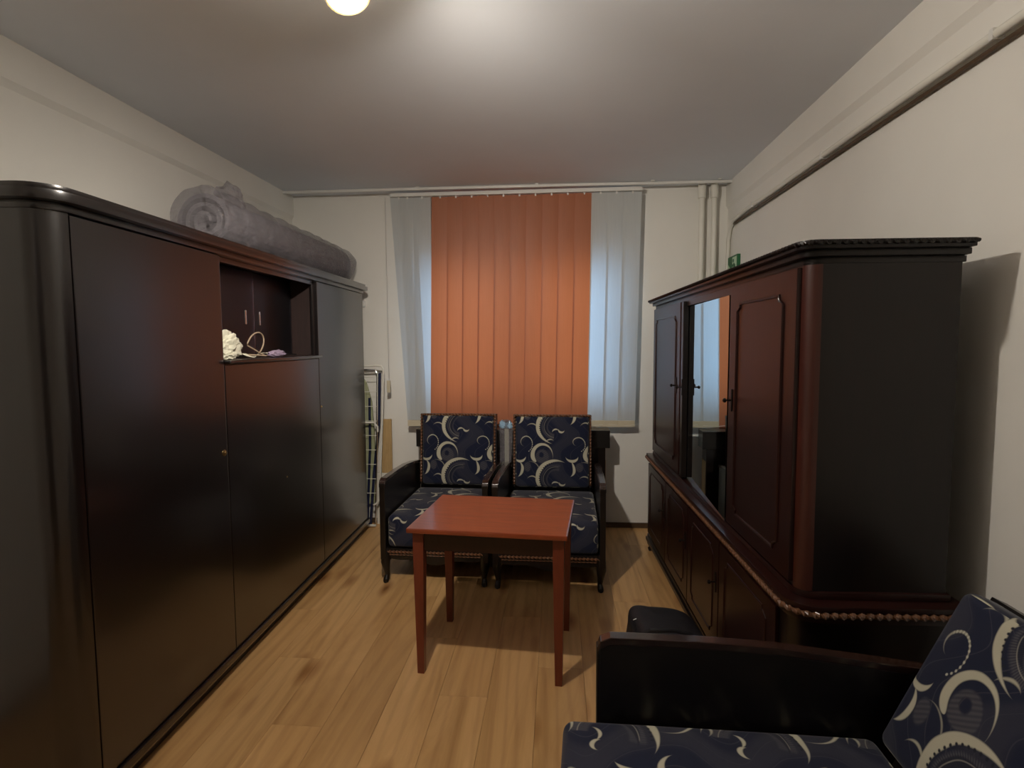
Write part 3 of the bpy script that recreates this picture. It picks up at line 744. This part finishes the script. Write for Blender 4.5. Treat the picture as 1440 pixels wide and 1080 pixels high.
# ------------------------------------------------------------------ right cabinet
CA = .0262
cb = thing('display_cabinet', 'tall mahogany cabinet along the right wall with a mirrored middle and a carved counter', 'cabinet', (.602, 3.77, 0), CA)
# local: y negative toward camera, x positive toward the right wall; front face of base at x=0.01
CL, CDP = 2.20, .47
def co(o_, yn, yf, r, back, n=8):
    p_ = [(back, yf), (o_, yf)]; cx, cy = o_ + r, yn + r
    for k in range(n + 1):
        a = PI + PI / 2 * k / n
        p_.append((cx + r * math.cos(a), cy + r * math.sin(a)))
    p_.append((back, yn)); return p_
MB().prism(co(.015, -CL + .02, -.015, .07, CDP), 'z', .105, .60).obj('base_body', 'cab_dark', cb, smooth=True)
MB().prism(co(-.004, -CL + .0, 0, .08, CDP + .01), 'z', .06, .085).prism(co(.006, -CL + .01, -.006, .075, CDP), 'z', .085, .106).obj('base_moulding', 'cab_dark', cb, bevel=.006, smooth=True)
MB().prism(co(.0, -CL + .005, -.004, .085, CDP), 'z', .60, .618).prism(co(-.006, -CL, 0, .09, CDP + .01), 'z', .6345, .650).prism(co(.004, -CL + .008, -.006, .085, CDP), 'z', .6182, .6343).obj('countertop', 'cab', cb, bevel=.004, smooth=True)
pp = co(-.006, -CL - .002, 0, .09, CDP)[1:]
def rope_path(pl, zz, r, par, name='rope_carving', pitch=.024, mat='rope_wood', flat=.55):
    pts = []
    for a, b_ in zip(pl[:-1], pl[1:]):
        a, b_ = Vector((*a, zz)), Vector((*b_, zz)); k = max(1, int((b_ - a).length / .006))
        pts += [a.lerp(b_, i / k) for i in range(k)]
    pts.append(Vector((*pl[-1], zz)))
    MB().tube(pts, r, 8, twist=PI / pitch, flat=flat).obj(name, mat, par, smooth=True)
rope_path(pp, .626, .0105, cb)
for yy in (-.06, -CL + .12, -CL / 2):
    MB().tube([(.035, yy, .07), (.018, yy, .05), (.022, yy, .03), (.012, yy, .015), (.004, yy, .012)], [.026, .024, .014, .016, .011], 10).obj('foot', 'cab_dark', cb, smooth=True)
for yy in (-.06, -CL + .12): MB().box(CDP - .06, CDP - .01, yy - .025, yy + .025, 0, .07).obj('foot', 'cab_dark', cb)
def panel_bead(par, xx, y0, y1, z0, z1, r=.005, nt2=.028, mat='cab'):
    c = nt2; pl = [(y0 + c, z0), (y1 - c, z0), (y1 - c, z0 + c * .5), (y1, z0 + c), (y1, z1 - c), (y1 - c, z1 - c * .5), (y1 - c, z1), (y0 + c, z1), (y0 + c, z1 - c * .5), (y0, z1 - c), (y0, z0 + c), (y0 + c, z0 + c * .5)]
    MB().tube([(xx, a, b_) for a, b_ in pl], r, 8, closed=True).obj('panel_moulding', mat, par, smooth=True)
def handle(par, xx, yy, zz):
    m = MB().rbox((xx - .002, yy, zz), (.004, .014, .085), .0019, 2)
    m.tube([(xx, yy, zz), (xx - .022, yy, zz)], .004, 8); m.lathe([(.003, 0), (.0085, .004), (.0085, .010), (.004, .014)], (xx - .020, yy, zz), 10, Vector((-1, 0, 0)))
    m.obj('handle', 'iron', par, smooth=True)
ly = lambda Y: (Y - 3.77)
bd = [(3.735, 3.215), (3.205, 2.725), (2.715, 2.245), (2.235, 1.70)]
for a, b_ in bd:
    y0, y1 = ly(b_), ly(a)
    dr_ = MB().box(.002, .0148, y0, y1, .125, .590).obj('door', 'cab', cb, bevel=.003)
    panel_bead(dr_, .003, y0 + .07, y1 - .07, .18, .545)
    handle(dr_, .002, y0 + .03, .415)
# upper part
UN, UF, UZ0, UZ1 = -CL + .055, -.045, .6502, 1.60
Ux = .036
MB().prism(co(Ux - .008, UN - .010, UF + .008, .065, CDP - .02), 'z', .6502, .672).obj('upper_plinth', 'cab', cb, bevel=.007, smooth=True)
MY0, MY1 = ly(2.235), ly(2.985)
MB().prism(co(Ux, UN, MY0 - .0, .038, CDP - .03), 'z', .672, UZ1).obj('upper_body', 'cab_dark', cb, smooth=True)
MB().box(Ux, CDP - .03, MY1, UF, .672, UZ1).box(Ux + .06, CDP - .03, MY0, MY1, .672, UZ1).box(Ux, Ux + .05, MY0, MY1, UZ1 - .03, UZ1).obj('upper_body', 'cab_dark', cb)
MB().prism([(Ux - .003 + .038 - .0385 * math.cos(a), UN - .003 + .038 - .0385 * math.sin(a)) for a in [k * PI / 2 / 8 for k in range(9)]] + [(Ux + .038, UN + .038)], 'z', .6725, UZ1 - .002).obj('corner_column', 'cab_red', cb, smooth=True)
cnm = MB()
for o_, za, zb_ in ((.010, UZ1, UZ1 + .018), (-.008, UZ1 + .0182, UZ1 + .036), (-.026, UZ1 + .0362, UZ1 + .060)):
    cnm.prism(co(Ux + o_ - .01, UN + o_ - .012, UF - o_ + .01, .045, CDP - .02, 3), 'z', za, zb_)
cnm.obj('cornice', 'cab_dark', cb, bevel=.004, smooth=True)
cp = co(Ux - .040, UN - .042, UF + .03, .045, CDP - .02, 3)[1:]
rope_path(cp, UZ1 + .051, .0075, cb, pitch=.022, mat='cab_dark', flat=.7)
def udoor(Ya, Yb):
    y0, y1 = ly(Yb), ly(Ya)
    dr_ = MB().box(Ux - .016, Ux - .0003, y0, y1, .685, UZ1 - .006).obj('door', 'cab', cb, bevel=.003)
    panel_bead(dr_, Ux - .017, y0 + .085, y1 - .085, .745, UZ1 - .075)
    return dr_
dA = udoor(3.70, 3.005); handle(dA, Ux - .016, ly(3.07), 1.155)
dB = udoor(2.225, 1.662); handle(dB, Ux - .016, ly(2.185), 1.165)
mr = MB().prism([(Ux - .015, MY0 + .006), (Ux + .012, MY1 - .047), (Ux + .016, MY1 - .047), (Ux - .011, MY0 + .006)], 'z', .676, UZ1 - .034).obj('mirror_panel', 'mirror', cb)
st = MB().box(Ux - .016, Ux + .010, MY1 - .045, MY1 - .004, .685, UZ1 - .006).obj('stile', 'cab_dark', cb, bevel=.003)
handle(mr, Ux - .016, MY1 - .04, 1.155)

# ------------------------------------------------------------------ black bag
bgp = thing('black_bag', 'black soft bag slumped on the floor beside the cabinet base', 'bag', (.455, 2.30, 0), .1)
vs = []; fs = []; na, nl = 36, 18
for j in range(nl + 1):
    ph = -PI / 2 + PI * j / nl
    for k in range(na):
        a = 2 * PI * k / na; ca, sa = math.cos(a), math.sin(a)
        sp = lambda q, e: math.copysign(abs(q) ** e, q)
        r_ = sp(math.cos(ph), .45)
        q = Vector((.150 * r_ * sp(ca, .6), .19 * r_ * sp(sa, .6), .13 * sp(math.sin(ph), .55)))
        q.z *= 1.0 - .30 * (q.x / .15 * .5 + .5)
        q += q.normalized() * .012 * noise.noise(q * 14)
        vs.append((q.x, q.y, q.z + .13))
for j in range(nl):
    for k in range(na): fs.append((j * na + k, j * na + (k + 1) % na, (j + 1) * na + (k + 1) % na, (j + 1) * na + k))
m = MB().add(vs, fs)
mn = min(v_[2] for v_ in m.v); m.v = [(a, b_, c - mn) for a, b_, c in m.v]
m.obj('bag_body', 'black_fabric', bgp, smooth=True, merge=True)
MB().tube([(-.13, -.10, .22), (-.10, -.12, .255), (0, -.12, .255), (.06, -.12, .235), (.10, -.11, .19)], .009, 8, flat=.4).obj('strap', 'black_fabric', bgp, smooth=True)
MB().tube([(-.135, .02, .226), (-.120, .02, .232)], .004, 6).obj('zip', 'chrome', bgp, smooth=True)
